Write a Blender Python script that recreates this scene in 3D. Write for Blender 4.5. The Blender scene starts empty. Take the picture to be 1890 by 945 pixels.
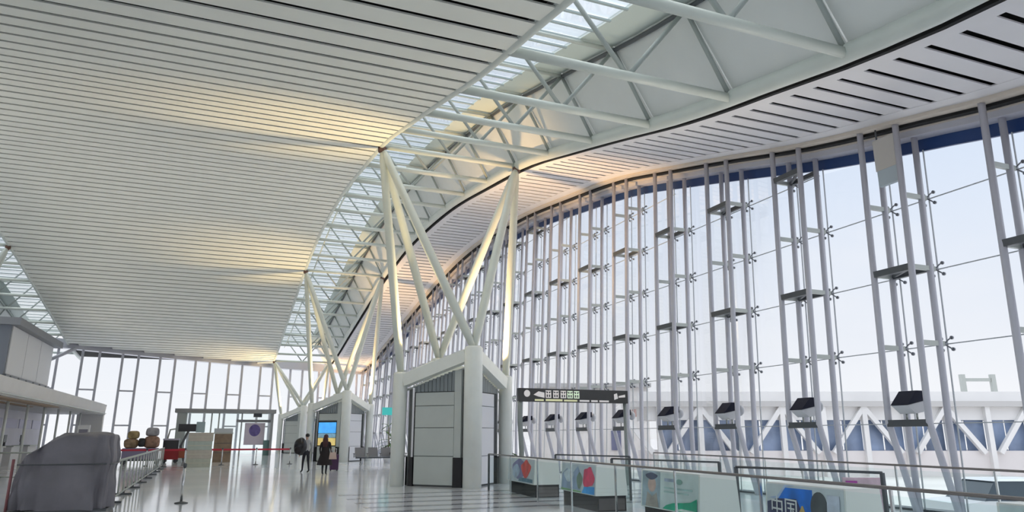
import bpy, math, random
import numpy as np
from mathutils import Vector, Matrix
random.seed(7)
S = bpy.context.scene
COL = S.collection

# ------------------------------------------------------------------ camera
cam = bpy.data.cameras.new('camera')
cam.sensor_width = 36.0
cam.lens = 36.0 * 1300.0 / 1890.0
cam.clip_end = 2000
camo = bpy.data.objects.new('camera', cam)
COL.objects.link(camo)
camo.location = (0, 0, 1.65)
camo.rotation_euler = (math.radians(90 + 14.347), 0, math.radians(-22.105))
S.camera = camo

# ------------------------------------------------------------------ sky and exposure
S.view_settings.view_transform = 'Standard'
S.view_settings.look = 'None'
S.view_settings.gamma = 1.0
S.view_settings.use_curve_mapping = False
S.view_settings.exposure = 0.62
S.cycles.max_bounces = 9
S.cycles.diffuse_bounces = 4
S.cycles.glossy_bounces = 4
S.cycles.transparent_max_bounces = 40
S.cycles.sample_clamp_indirect = 6.0
S.cycles.caustics_reflective = False
S.cycles.caustics_refractive = False

W = bpy.data.worlds.new('sky')
S.world = W
W.use_nodes = True
nt = W.node_tree
nt.nodes.clear()
def N(t, kind, **kw):
    n = t.nodes.new(kind)
    for k, v in kw.items():
        setattr(n, k, v)
    return n
out = N(nt, 'ShaderNodeOutputWorld')
bg = N(nt, 'ShaderNodeBackground')
tc = N(nt, 'ShaderNodeTexCoord')
sep = N(nt, 'ShaderNodeSeparateXYZ')
nt.links.new(tc.outputs['Generated'], sep.inputs[0])
ramp = N(nt, 'ShaderNodeValToRGB')
ramp.color_ramp.elements[0].position = 0.0
ramp.color_ramp.elements[0].color = (0.93, 0.93, 0.94, 1)
ramp.color_ramp.elements[1].position = 1.0
ramp.color_ramp.elements[1].color = (2.6, 2.63, 2.7, 1)
e = ramp.color_ramp.elements.new(0.12); e.color = (0.84, 0.86, 0.91, 1)
e = ramp.color_ramp.elements.new(0.42); e.color = (0.66, 0.76, 0.92, 1)
e = ramp.color_ramp.elements.new(0.7); e.color = (1.55, 1.6, 1.7, 1)
nt.links.new(sep.outputs['Z'], ramp.inputs[0])
noi = N(nt, 'ShaderNodeTexNoise')
noi.inputs['Scale'].default_value = 2.6
noi.inputs['Detail'].default_value = 5
noi.inputs['Roughness'].default_value = 0.5
mp = N(nt, 'ShaderNodeMapping')
mp.inputs['Scale'].default_value = (1, 1, 2.2)
nt.links.new(tc.outputs['Generated'], mp.inputs[0])
nt.links.new(mp.outputs[0], noi.inputs[0])
cr = N(nt, 'ShaderNodeValToRGB')
cr.color_ramp.elements[0].position = 0.42
cr.color_ramp.elements[0].color = (0, 0, 0, 1)
cr.color_ramp.elements[1].position = 0.72
cr.color_ramp.elements[1].color = (0.75, 0.75, 0.75, 1)
nt.links.new(noi.outputs['Fac'], cr.inputs[0])
mx = N(nt, 'ShaderNodeMixRGB')
mx.blend_type = 'LIGHTEN'
mx.inputs[2].default_value = (0.93, 0.92, 0.93, 1)
nt.links.new(cr.outputs[0], mx.inputs[0])
nt.links.new(ramp.outputs[0], mx.inputs[1])
nt.links.new(mx.outputs[0], bg.inputs['Color'])
bg.inputs['Strength'].default_value = 0.71
nt.links.new(bg.outputs[0], out.inputs[0])

# ------------------------------------------------------------------ materials
MATS = {}
def mat(name, col, rough=0.5, metal=0.0, noise=0.0, nscale=6.0, bump=0.0, bscale=40.0, spec=0.5, emit=None, estr=1.0):
    if name in MATS:
        return MATS[name]
    m = bpy.data.materials.new(name)
    m.use_nodes = True
    t = m.node_tree
    b = t.nodes['Principled BSDF']
    b.inputs['Base Color'].default_value = (*col, 1)
    b.inputs['Roughness'].default_value = rough
    b.inputs['Metallic'].default_value = metal
    b.inputs['Specular IOR Level'].default_value = spec
    if noise > 0:
        co = N(t, 'ShaderNodeTexCoord')
        nz = N(t, 'ShaderNodeTexNoise')
        nz.inputs['Scale'].default_value = nscale
        nz.inputs['Detail'].default_value = 4
        t.links.new(co.outputs['Object'], nz.inputs[0])
        r = N(t, 'ShaderNodeValToRGB')
        r.color_ramp.elements[0].position = 0.3
        r.color_ramp.elements[1].position = 0.7
        r.color_ramp.elements[0].color = (*[c * (1 - noise) for c in col], 1)
        r.color_ramp.elements[1].color = (*[min(1, c * (1 + noise)) for c in col], 1)
        t.links.new(nz.outputs['Fac'], r.inputs[0])
        t.links.new(r.outputs[0], b.inputs['Base Color'])
    if bump > 0:
        co = N(t, 'ShaderNodeTexCoord')
        nz = N(t, 'ShaderNodeTexNoise')
        nz.inputs['Scale'].default_value = bscale
        t.links.new(co.outputs['Object'], nz.inputs[0])
        bp = N(t, 'ShaderNodeBump')
        bp.inputs['Strength'].default_value = bump
        bp.inputs['Distance'].default_value = 0.02
        t.links.new(nz.outputs['Fac'], bp.inputs['Height'])
        t.links.new(bp.outputs[0], b.inputs['Normal'])
    if emit:
        b.inputs['Emission Color'].default_value = (*emit, 1)
        b.inputs['Emission Strength'].default_value = estr
    MATS[name] = m
    return m
def glass(name, tint, refl=0.6):
    if name in MATS:
        return MATS[name]
    m = bpy.data.materials.new(name)
    m.use_nodes = True
    t = m.node_tree
    t.nodes.clear()
    o = N(t, 'ShaderNodeOutputMaterial')
    tr = N(t, 'ShaderNodeBsdfTransparent')
    tr.inputs[0].default_value = (*tint, 1)
    gl = N(t, 'ShaderNodeBsdfGlossy')
    gl.inputs['Roughness'].default_value = 0.02
    fr = N(t, 'ShaderNodeFresnel')
    fr.inputs['IOR'].default_value = 1.3
    mu = N(t, 'ShaderNodeMath')
    mu.operation = 'MULTIPLY'
    mu.inputs[1].default_value = refl
    t.links.new(fr.outputs[0], mu.inputs[0])
    ms = N(t, 'ShaderNodeMixShader')
    t.links.new(mu.outputs[0], ms.inputs[0])
    t.links.new(tr.outputs[0], ms.inputs[1])
    t.links.new(gl.outputs[0], ms.inputs[2])
    t.links.new(ms.outputs[0], o.inputs[0])
    MATS[name] = m
    return m

M_slat = mat('ceiling_slat_paint', (0.80, 0.81, 0.74), 0.45, noise=0.03, nscale=0.6)
M_dark = mat('dark_void', (0.012, 0.012, 0.013), 0.9)
M_deck = mat('roof_deck', (0.012, 0.012, 0.012), 0.9)
M_soff = mat('soffit_paint', (0.80, 0.78, 0.79), 0.5, noise=0.03, nscale=0.8)
M_corn = mat('cornice_paint', (0.64, 0.57, 0.49), 0.5)
M_tube = mat('white_steel', (0.62, 0.66, 0.61), 0.38, noise=0.04, nscale=1.5)
M_web = mat('shaded_web_paint', (0.40, 0.44, 0.42), 0.45)  # backlit shade of the truss webs put into the colour
M_gbar = mat('glazing_bar_paint', (0.46, 0.54, 0.54), 0.45)
M_ftube = mat('facade_steel', (0.58, 0.58, 0.64), 0.30)
M_bar = mat('dark_steel', (0.10, 0.11, 0.12), 0.4, metal=0.3)
M_brk = mat('bracket_steel', (0.50, 0.53, 0.50), 0.4, metal=0.3)
M_panelw = mat('white_panel', (0.78, 0.80, 0.78), 0.5, noise=0.03, nscale=0.7)
M_pale = mat('pale_green_panel', (0.72, 0.80, 0.75), 0.4)
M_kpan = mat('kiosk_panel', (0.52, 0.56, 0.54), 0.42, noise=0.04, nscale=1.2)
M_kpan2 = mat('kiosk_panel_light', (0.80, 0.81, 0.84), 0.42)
M_kcol = mat('column_paint', (0.80, 0.83, 0.79), 0.35, noise=0.03, nscale=2)
M_louv = mat('louvre_metal', (0.24, 0.27, 0.28), 0.5, metal=0.3)
M_joint = mat('joint_grey', (0.20, 0.21, 0.21), 0.7)
M_black = mat('black_gloss', (0.012, 0.012, 0.014), 0.25)
M_chrome = mat('stainless', (0.70, 0.71, 0.72), 0.22, metal=0.9)
M_blue = mat('blue_fascia', (0.012, 0.05, 0.18), 0.4)
M_cast = mat('cast_fitting', (0.22, 0.23, 0.25), 0.35, metal=0.6)
M_gl = glass('facade_glass', (0.96, 0.97, 0.98), 0.16)
M_gls = glass('skylight_glass', (0.965, 0.985, 0.985), 0.4)
M_glt = glass('balustrade_glass', (0.95, 0.985, 0.98), 0.10)
M_glb = mat('bridge_glass', (0.20, 0.26, 0.38), 0.15, noise=0.45, nscale=0.5)
M_white = mat('white_paint', (0.82, 0.82, 0.83), 0.5)
M_offw = mat('off_white_cladding', (0.76, 0.75, 0.74), 0.55, noise=0.05, nscale=0.5)
M_tan = mat('tan_strip', (0.42, 0.28, 0.17), 0.5)
M_red = mat('red_belt', (0.55, 0.03, 0.06), 0.6)

# ------------------------------------------------------------------ mesh helpers
class MB:
    def __init__(s):
        s.v = []; s.f = []
    def box(s, x0, x1, y0, y1, z0, z1):
        i = len(s.v)
        s.v += [(x0,y0,z0),(x1,y0,z0),(x1,y1,z0),(x0,y1,z0),(x0,y0,z1),(x1,y0,z1),(x1,y1,z1),(x0,y1,z1)]
        s.f += [(i,i+3,i+2,i+1),(i+4,i+5,i+6,i+7),(i,i+1,i+5,i+4),(i+1,i+2,i+6,i+5),(i+2,i+3,i+7,i+6),(i+3,i,i+4,i+7)]
        return s
    def hexa(s, p):
        i = len(s.v)
        s.v += [tuple(q) for q in p]
        s.f += [(i,i+3,i+2,i+1),(i+4,i+5,i+6,i+7),(i,i+1,i+5,i+4),(i+1,i+2,i+6,i+5),(i+2,i+3,i+7,i+6),(i+3,i,i+4,i+7)]
        return s
    def bar(s, a, b, w, h, up=(0, 0, 1)):
        a = Vector(a); b = Vector(b); d = (b - a).normalized(); u = Vector(up)
        sd = d.cross(u)
        if sd.length < 1e-4: sd = d.cross(Vector((0, 1, 0)))
        sd.normalize(); u = sd.cross(d).normalized()
        sd *= w / 2; u *= h / 2
        return s.hexa([a-sd-u, a+sd-u, b+sd-u, b-sd-u, a-sd+u, a+sd+u, b+sd+u, b-sd+u])
    def tube(s, pts, r, n=10, cap=True):
        pts = [Vector(p) for p in pts]
        rs = r if isinstance(r, (list, tuple)) else [r] * len(pts)
        i0 = len(s.v)
        d0 = (pts[1] - pts[0]).normalized()
        ref = Vector((0, 0, 1)) if abs(d0.z) < 0.9 else Vector((0, 1, 0))
        for k, p in enumerate(pts):
            if k == 0: d = pts[1] - pts[0]
            elif k == len(pts) - 1: d = pts[-1] - pts[-2]
            else: d = (pts[k+1] - p).normalized() + (p - pts[k-1]).normalized()
            d.normalize()
            a = d.cross(ref).normalized(); b = d.cross(a)
            for j in range(n):
                t = 2 * math.pi * j / n
                s.v.append(tuple(p + (a * math.cos(t) + b * math.sin(t)) * rs[k]))
        for k in range(len(pts) - 1):
            for j in range(n):
                q = i0 + k * n
                s.f.append((q + j, q + n + j, q + n + (j + 1) % n, q + (j + 1) % n))
        if cap:
            s.f.append(tuple(i0 + j for j in range(n)))
            q = i0 + (len(pts) - 1) * n
            s.f.append(tuple(q + n - 1 - j for j in range(n)))
        return s
    def lathe(s, prof, c=(0, 0, 0), n=16):
        i0 = len(s.v)
        for r, z in prof:
            for j in range(n):
                t = 2 * math.pi * j / n
                s.v.append((c[0] + r * math.cos(t), c[1] + r * math.sin(t), c[2] + z))
        for k in range(len(prof) - 1):
            for j in range(n):
                q = i0 + k * n
                s.f.append((q + j, q + (j + 1) % n, q + n + (j + 1) % n, q + n + j))
        s.f.append(tuple(i0 + n - 1 - j for j in range(n)))
        q = i0 + (len(prof) - 1) * n
        s.f.append(tuple(q + j for j in range(n)))
        return s
    def blob(s, c, r, nu=12, nv=8, warp=0.0, seed=0):
        rr = random.Random(seed)
        ph = [rr.uniform(0, 6.28) for _ in range(6)]
        i0 = len(s.v)
        for a in range(nv + 1):
            th = math.pi * a / nv
            for b in range(nu):
                f = 2 * math.pi * b / nu
                k = 1 + warp * (math.sin(3 * f + ph[0] + 2 * th) * .5 + math.sin(5 * th + ph[1] + f) * .5)
                s.v.append((c[0] + r[0]*k*math.sin(th)*math.cos(f), c[1] + r[1]*k*math.sin(th)*math.sin(f), c[2] - r[2]*k*math.cos(th)))
        for a in range(nv):
            for b in range(nu):
                q = i0 + a * nu
                s.f.append((q + b, q + (b+1) % nu, q + nu + (b+1) % nu, q + nu + b))
        return s
    def prism(s, poly, axis, a0, a1):
        """polygon in the plane across an axis (0 x, 1 y, 2 z), extruded from a0 to a1"""
        n = len(poly); i = len(s.v)
        for a in (a0, a1):
            for p in poly:
                q = list(p); q.insert(axis, a); s.v.append(tuple(q))
        s.f.append(tuple(i + k for k in range(n)))
        s.f.append(tuple(i + 2*n - 1 - k for k in range(n)))
        for k in range(n):
            s.f.append((i + k, i + n + k, i + n + (k+1) % n, i + (k+1) % n))
        return s
    def mesh(s, name, m, smooth=False):
        me = bpy.data.meshes.new(name)
        me.from_pydata(s.v, [], s.f)
        if m: me.materials.append(m)
        if smooth:
            me.polygons.foreach_set('use_smooth', [len(p.vertices) <= 4 for p in me.polygons])
        me.update()
        return me
    def build(s, name, m, parent=None, smooth=False, fix=False):
        me = s.mesh(name, m, smooth)
        if fix:
            import bmesh
            b = bmesh.new(); b.from_mesh(me); bmesh.ops.recalc_face_normals(b, faces=b.faces); b.to_mesh(me); b.free()
        return link(name, me, parent)
def link(name, data, parent=None, loc=None, rz=None):
    o = bpy.data.objects.new(name, data)
    COL.objects.link(o)
    if parent: o.parent = parent
    if loc is not None: o.location = loc
    if rz is not None: o.rotation_euler = (0, 0, rz)
    return o
def empty(name, loc=(0, 0, 0), rz=0.0, parent=None):
    o = link(name, None, parent, loc, rz)
    o.empty_display_size = 0.2
    return o
def tag(o, label, cat, group=None):
    o['label'] = label; o['category'] = cat
    if group: o['group'] = group
    return o
def struct(o, label=None):
    o['kind'] = 'structure'
    if label: o['label'] = label
    return o
ORD = ['first', 'second', 'third', 'fourth', 'fifth', 'sixth', 'seventh', 'eighth', 'ninth', 'tenth', 'eleventh', 'twelfth', 'thirteenth', 'fourteenth', 'fifteenth', 'sixteenth', 'seventeenth', 'eighteenth', 'nineteenth', 'twentieth']

# ------------------------------------------------------------------ the wave of the roof
KY = [-16, -8, 0, 6.3, 8.8, 10.6, 12.4, 14.25, 17, 20.2, 24, 28.7, 34.5, 41, 46, 52, 57, 62, 67, 73.4, 79, 84]
KZ = [9.3, 8.4, 8.05, 8.28, 8.6, 8.95, 9.28, 9.68, 10.4, 11.2, 12.1, 12.8, 13.5, 13.75, 13.6, 12.95, 12.2, 11.4, 10.6, 9.55, 8.95, 8.75]
def zr(y):
    k = 0
    while k < len(KY) - 2 and y > KY[k+1]: k += 1
    def tan(i):
        a = max(0, i-1); b = min(len(KY)-1, i+1)
        return (KZ[b] - KZ[a]) / (KY[b] - KY[a])
    h = KY[k+1] - KY[k]; t = (y - KY[k]) / h
    return ((2*t**3 - 3*t*t + 1)*KZ[k] + (t**3 - 2*t*t + t)*h*tan(k) + (-2*t**3 + 3*t*t)*KZ[k+1] + (t**3 - t*t)*h*tan(k+1))
def slope(y): return (zr(y + 0.2) - zr(y - 0.2)) / 0.4
XL, XR, XE, XF = -13.0, 4.7, 10.4, 14.6      # left ceiling edge, skylight edge, soffit edge, soffit end
XLS = -18.7
def ywall(x): return 73.4 + 0.316 * (x + 13.0)      # line of the far glazed wall
Y0 = -14.0

# ------------------------------------------------------------------ floor
M_floor = mat('polished_floor', (0.80, 0.83, 0.87), 0.10, noise=0.06, nscale=0.35, spec=1.0)
b = MB().box(-30, 15.6, Y0 - 1, 86, -0.25, 0)
fl = struct(b.build('floor', M_floor), 'polished pale grey stone floor')
M_fb = mat('dark_granite', (0.30, 0.31, 0.34), 0.12, noise=0.2, nscale=5, spec=0.6)
for yy in (16.6, 17.7, 18.9, 20.2, 21.6):
    MB().box(3.4, 12.8, yy - 0.17, yy + 0.17, 0.0, 0.004).build('floor_band', M_fb, fl)
    
# outside ground
M_apron = mat('apron_concrete', (0.62, 0.60, 0.58), 0.8, noise=0.08, nscale=0.2)
b = MB().box(15.6, 400, -300, 500, -1.3, -0.9).box(-300, 15.6, 86, 500, -1.3, -0.9).box(-300, -30, -300, 86, -1.3, -0.9).box(-30, 15.6, -300, -15, -1.3, -0.9)
ap = struct(b.build('ground', M_apron), 'pale concrete apron outside the glass')

# ------------------------------------------------------------------ ceiling with slats
def slab_strip(xa, xb, ya, yb, dz0, dz1, name, m, parent, step=1.0, xfun=None):
    bb = MB(); n = max(1, int((yb - ya) / step)); ys = [ya + (yb - ya) * k / n for k in range(n + 1)]
    for k, y in enumerate(ys):
        z = zr(y)
        bb.v += [(xa, y, z + dz0), (xb, y, z + dz0), (xb, y, z + dz1), (xa, y, z + dz1)]
    for k in range(n):
        i = 4 * k
        for j in range(4):
            bb.f.append((i + j, i + 4 + j, i + 4 + (j + 1) % 4, i + (j + 1) % 4))
    bb.f += [(0, 1, 2, 3), (4*n + 3, 4*n + 2, 4*n + 1, 4*n)]
    return bb.build(name, m, parent, fix=True)
def slat(xa, xb, y, w, th, name, m, parent):
    ya, yb = y - w / 2, y + w / 2
    za, zb = zr(ya), zr(yb)
    MB().hexa([(xa, ya, za), (xb, ya, za), (xb, yb, zb), (xa, yb, zb), (xa, ya, za + th), (xb, ya, za + th), (xb, yb, zb + th), (xa, yb, zb + th)]).build(name, m, parent)

ce = slab_strip(XL + 0.02, XR - 0.02, Y0, 79.3, 0.2, 0.45, 'ceiling', M_deck, None)
struct(ce, 'wave-shaped ceiling of wide pale slats with dark gaps')
P = 3.25 / 4
y = 24.9 - P * 47 + P / 2
while y < 79.2:
    xs = XL if y + .4 < 73.4 else XL + (y + 0.4 - 73.4) / 0.316
    if xs < XR - 0.3:
        slat(xs, XR, y, P - 0.17, 0.04, 'slat', M_slat, ce)
    y += P

# right soffit
so = struct(slab_strip(XE + 0.1, 15.3, Y0, 82, 0.18, 0.45, 'ceiling_soffit', M_deck, None), 'pale soffit with short dark slots above the window wall')
so.name = 'trim_1'
P2 = 0.65
y = 24.9 - P2 * 58
while y < 82:
    slat(XE + 0.26, XF, y, P2 - 0.15, 0.035, 'slat', M_soff, so)
    y += P2
slab_strip(XE + 0.305, XE + 0.75, Y0, 82, -0.012, 0.02, 'soffit_border', M_soff, so)
slab_strip(13.9, 14.35, Y0, 82, -0.012, 0.02, 'soffit_border', M_soff, so)
slab_strip(14.35, 14.6, Y0, 82, -0.10, 0.03, 'cornice', M_corn, so)
slab_strip(14.605, 14.80, Y0, 82, -0.17, 0.03, 'shadow_gap', M_dark, so)
slab_strip(14.805, 15.02, Y0, 82, -0.19, 0.06, 'cornice', M_corn, so)
slab_strip(XE + 0.20, XE + 0.30, Y0, 82, -0.075, 0.04, 'shadow_gap', M_dark, so)

# left soffit beyond the left skylight
so2 = struct(slab_strip(-30, XLS - 0.1, Y0, 82, 0.1, 0.4, 'trim_2', M_soff, None), 'grey soffit beyond the left skylight')

# ------------------------------------------------------------------ skylights
BAY = 3.25
def skylight(name, xi, xo, label):
    """xi: edge at the main ceiling, xo: edge at the outer soffit"""
    s = 1 if xo > xi else -1
    root = struct(empty(name), label)
    X = lambda d: xi + s * d
    HT = 2.1
    nb = 0
    y = 24.9 - BAY * 11
    yend = 79.0
    while y < yend:
        z = zr(y)
        t = empty('roof_truss', (0, 0, 0), 0, root)
        MB().tube([(X(0.05), y, z + 0.05), (X(5.62), y, z + 0.05)], 0.105, 12).build('bottom_chord', M_tube, t, True)
        MB().tube([(X(0.1), y, z + HT), (X(4.5), y, z + HT)], 0.06, 8).build('top_chord', M_tube, t, True)
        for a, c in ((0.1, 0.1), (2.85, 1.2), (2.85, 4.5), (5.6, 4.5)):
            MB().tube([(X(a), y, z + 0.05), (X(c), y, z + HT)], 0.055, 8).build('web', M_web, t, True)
        y += BAY
    # glass panes, glazing bars
    y = 24.9 - BAY * 11
    while y < 78.6:
        za, zb = zr(y + .04) + HT + .12, zr(y + P - .04) + HT + .12
        a, c = sorted((X(0.02), X(3.4)))
        MB().hexa([(a, y+.04, za), (c, y+.04, za), (c, y+P-.04, zb), (a, y+P-.04, zb), (a, y+.04, za+.02), (c, y+.04, za+.02), (c, y+P-.04, zb+.02), (a, y+P-.04, zb+.02)]).build('pane', M_gls, root)
        MB().bar((X(0.0), y, zr(y) + HT + .08), (X(3.45), y, zr(y) + HT + .08), 0.07, 0.05).build('glazing_bar', M_gbar, root)
        y += P
    ys = [24.9 - BAY * 12 + BAY * k for k in range(0, 31) if 24.9 - BAY * 12 + BAY * k < 82]
    for k in range(len(ys) - 1):
        q0, q1 = ys[k] + 0.02, ys[k+1] - 0.02
        bb = MB()
        m = 4
        for j in range(m + 1):
            yy = q0 + (q1 - q0) * j / m
            z = zr(yy)
            bb.v += [(X(4.5), yy, z + HT + 0.12), (X(5.78), yy, z + 0.1), (X(5.84), yy, z + 0.12), (X(4.58), yy, z + HT + 0.2)]
        for j in range(m):
            for l in range(4):
                bb.f.append((4*j + l, 4*j + 4 + l, 4*j + 4 + (l+1) % 4, 4*j + (l+1) % 4))
        bb.f += [(0, 1, 2, 3), (4*m+3, 4*m+2, 4*m+1, 4*m)]
        bb.build('side_panel', M_panelw, root, fix=True)
    a, c = sorted((X(3.45), X(4.5)))
    slab_strip(a, c, ys[0], ys[-1], HT + 0.12, HT + 0.2, 'top_panel', M_pale, root)
    a, c = sorted((X(-0.06), X(0.0)))
    slab_strip(a, c, ys[0], ys[-1], 0.05, HT + 0.2, 'upstand', M_panelw, root)
    for d, dz, r, m in ((0.06, 0.05, 0.10, M_tube), (5.66, 0.08, 0.19, M_tube), (4.5, HT, 0.06, M_bar), (1.2, HT, 0.05, M_tube)):
        pts = [(X(d), ys[0] + (ys[-1] - ys[0]) * k / 90, 0) for k in range(91)]
        MB().tube([(p[0], p[1], zr(p[1]) + dz) for p in pts], r, 10).build('edge_tube', m, root, True)
    return root
sk1 = skylight('window_2', XR, XE, 'long skylight with white tube trusses right of the slatted ceiling')
sk2 = skylight('window_3', XL, XLS, 'long skylight left of the slatted ceiling')

# ------------------------------------------------------------------ glazed wall on the right
FY = 3.1
fw = struct(empty('window_1'), 'tall glass curtain wall on paired steel tubes')
LEAN = 0.04
def fx(x2, z): return x2 + LEAN * (z - 2.0)
LV = [0.06, 1.93, 3.67, 5.41, 7.15, 8.89, 10.63, 12.37, 14.2]
def head(y): return zr(y) - 0.62
# shared spider fitting, in the plane of the glass (y, z), hub towards the hall (-x)
sp = MB()
sp.tube([(-0.20, 0, 0), (0.0, 0, 0)], 0.03, 8)
for a in (-1, 1):
    for c in (-1, 1):
        sp.tube([(-0.10, 0, 0), (-0.07, a * 0.10, c * 0.09), (-0.01, a * 0.13, c * 0.13)], 0.017, 6)
        sp.tube([(-0.02, a * 0.13, c * 0.13), (0.015, a * 0.13, c * 0.13)], 0.042, 8)
SPM = sp.mesh('spider_fitting', M_cast)
KF = list(range(-8, 23))
for k in KF:
    yn = 11.06 + FY * k; yf = yn + 1.02
    t = empty('truss_column', (0, 0, 0), 0, fw)
    far = k > 14
    n = 6 if far else 10
    for y in (yn, yf):
        zt = zr(y) - 0.02
        MB().tube([(14.72, y, 0), (14.2, y, 1.95), (fx(14.2, zt), y, zt)], 0.075, n).build('tube', M_ftube, t, True)
        MB().tube([(14.8, y, 0), (14.8, y, 1.95), (fx(14.8, zt), y, zt)], 0.075, n).build('tube', M_ftube, t, True)
        for z in LV[2:]:
            if z > head(y) - 0.3: continue
            MB().bar((fx(14.2, z), y, z), (fx(14.95, z), y, z), 0.07, 0.11).build('bracket', M_brk, t)
            o = link('spider_fitting', SPM, t, (fx(15.06, z), y, z))
    for i, z in enumerate(LV[1:]):
        if z > head(yf) - 0.3 or i % 2: continue
        bb = MB().bar((fx(14.2, z), yn, z), (fx(14.2, z), yf, z), 0.12, 0.15)
        if i: bb.bar((fx(14.2, z), yn, z), (fx(14.8, z), yf, z), 0.06, 0.08).bar((fx(14.8, z), yn, z), (fx(14.8, z), yf, z), 0.10, 0.13)
        bb.build('crossbar', M_bar, t)
# panes
far_b = MB()
for k in KF:
    yn = 11.06 + FY * k
    for (ya, yb) in ((yn + 0.008, yn + 1.012), (yn + 1.028, yn + FY - 0.008)):
        for z0, z1 in zip(LV[:-1], LV[1:]):
            za, zb = min(z1 - .012, head(ya)), min(z1 - .012, head(yb))
            if max(za, zb) < z0 + 0.15: continue
            za = max(za, z0 + 0.02); zb = max(zb, z0 + 0.02)
            g = 15.06
            q = [(fx(g, z0), ya, z0), (fx(g, z0) + .02, ya, z0), (fx(g, z0) + .02, yb, z0), (fx(g, z0), yb, z0),
                 (fx(g, za), ya, za), (fx(g, za) + .02, ya, za), (fx(g, zb) + .02, yb, zb), (fx(g, zb), yb, zb)]
            if k <= 15: MB().hexa(q).build('pane', M_gl, fw)
            else: far_b.hexa(q)
o = far_b.build('pane', M_gl, fw); o['kind'] = 'stuff'
# thin seals between panes: horizontal and vertical
M_seal = mat('glass_seal', (0.50, 0.53, 0.55), 0.6)
for z in LV[1:]:
    ys = [yy for yy in np.arange(-13.7, 80.5, 1.0) if head(yy) > z]
    if len(ys) > 1:
        MB().bar((fx(15.06, z), ys[0], z), (fx(15.06, z), ys[-1], z), 0.03, 0.022).build('seal', M_seal, fw)
for k in KF:
    for y in (11.06 + FY * k, 11.06 + FY * k + 1.02):
        zt = head(y)
        MB().bar((fx(15.06, 0), y, 0), (fx(15.06, zt), y, zt), 0.022, 0.03, up=(1, 0, 0)).build('seal', M_seal, fw)
# head: grey beam and the blue fascia beyond it
def head_strip(xa, xb, za, zb, name, m):
    bb = MB(); n = 110; ya, yb = Y0, 82.0
    for k in range(n + 1):
        y = ya + (yb - ya) * k / n; z = zr(y); sh = LEAN * (z - 2)
        bb.v += [(xa + sh, y, z + za), (xb + sh, y, z + za), (xb + sh, y, z + zb), (xa + sh, y, z + zb)]
    for k in range(n):
        for j in range(4):
            bb.f.append((4*k + j, 4*k + 4 + j, 4*k + 4 + (j+1) % 4, 4*k + (j+1) % 4))
    bb.f += [(0, 1, 2, 3), (4*n+3, 4*n+2, 4*n+1, 4*n)]
    bb.build(name, m, fw, fix=True)
head_strip(14.62, 15.2, -0.34, 0.2, 'head_beam', M_ftube)
head_strip(15.04, 15.12, -0.64, -0.34, 'blue_fascia', M_blue)
MB().box(14.9, 15.3, Y0, 82.3, -0.25, 0.05).build('sill', M_bar, fw)
# glazed near end of the hall, behind the camera
nw = struct(empty('window_5'), 'glass wall at the near end of the hall behind the camera')
for k in range(14):
    x0 = -29.5 + 3.2 * k
    MB().bar((x0, Y0, 0), (x0, Y0, 9.2), .12, .2, up=(1, 0, 0)).build('mullion', M_ftube, nw)
    for z0, z1 in ((0.05, 4.5), (4.55, 9.0)):
        MB().box(x0 + .06, min(15.1, x0 + 3.14), Y0 - .01, Y0 + .01, z0, z1).build('pane', M_gl, nw)
MB().box(-30, 15.4, Y0 - .2, Y0 + .2, 8.9, 9.9).build('head_beam', M_ftube, nw)

# ------------------------------------------------------------------ glazed wall at the far end
ff = struct(empty('window_4'), 'white lit glass wall at the far end of the hall')
ang = math.atan(0.316)
ux, uy = math.cos(ang), math.sin(ang)
def fwp(s, z, off=0.0):    # s along the wall from its left end; off inwards
    return (-18.7 + s * ux + off * uy - 0.03 * 0 , ywall(-18.7) + s * uy - off * ux + 0.035 * z, z)
k = 0
s = 0.55
while s < 36:
    x = -18.7 + s * ux
    for ds in (0, 1.35):
        p = fwp(s + ds, 0); zt = zr(p[1]) + 0.05
        MB().bar(fwp(s + ds, 0, .25), fwp(s + ds, zt, .25), 0.13, 0.2, up=(ux, uy, 0)).build('mullion', M_ftube, ff)
    for z in (2.6, 5.7):
        MB().bar(fwp(s, z, .25), fwp(s + 1.35, z, .25), 0.12, 0.14).build('rung', M_ftube, ff)
    for (sa, sb) in ((s, s + 1.35), (s + 1.35, s + 3.25)):
        for z0, z1 in ((0.05, 2.6), (2.6, 5.7), (5.7, 11)):
            za = min(z1, zr(fwp(sa, 0)[1])); zb = min(z1, zr(fwp(sb, 0)[1]))
            if min(za, zb) <= z0: continue
            q = []
            for off in (0.0, ):
                q = [fwp(sa + .01, z0, .02), fwp(sb - .01, z0, .02), fwp(sb - .01, z0, 0), fwp(sa + .01, z0, 0), fwp(sa + .01, za - .02, .02), fwp(sb - .01, zb - .02, .02), fwp(sb - .01, zb - .02, 0), fwp(sa + .01, za - .02, 0)]
            MB().hexa(q).build('pane', M_gl, ff)
    s += 3.25
bb = MB()
pts = [fwp(s, 0) for s in np.linspace(-12, 37, 40)]
i = 0
for p in pts:
    z = zr(p[1])
    for dx, dz in ((-.45, -.30), (.5, -.30), (.5, .5), (-.45, .5)):
        bb.v.append((p[0] - dx * uy, p[1] + dx * ux + 0.3, z + dz))
for k in range(len(pts) - 1):
    for j in range(4): bb.f.append((4*k + j, 4*k + 4 + j, 4*k + 4 + (j+1) % 4, 4*k + (j+1) % 4))
bb.f += [(0, 1, 2, 3), (4*k+7, 4*k+6, 4*k+5, 4*k+4)]
bb.build('head_beam', M_ftube, ff, fix=True)
MB().tube([(-12.3, 72.6, 9.2), (-15.2, 72.0, 7.4)], 0.16, 10).build('brace', M_ftube, ff, True)

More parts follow.
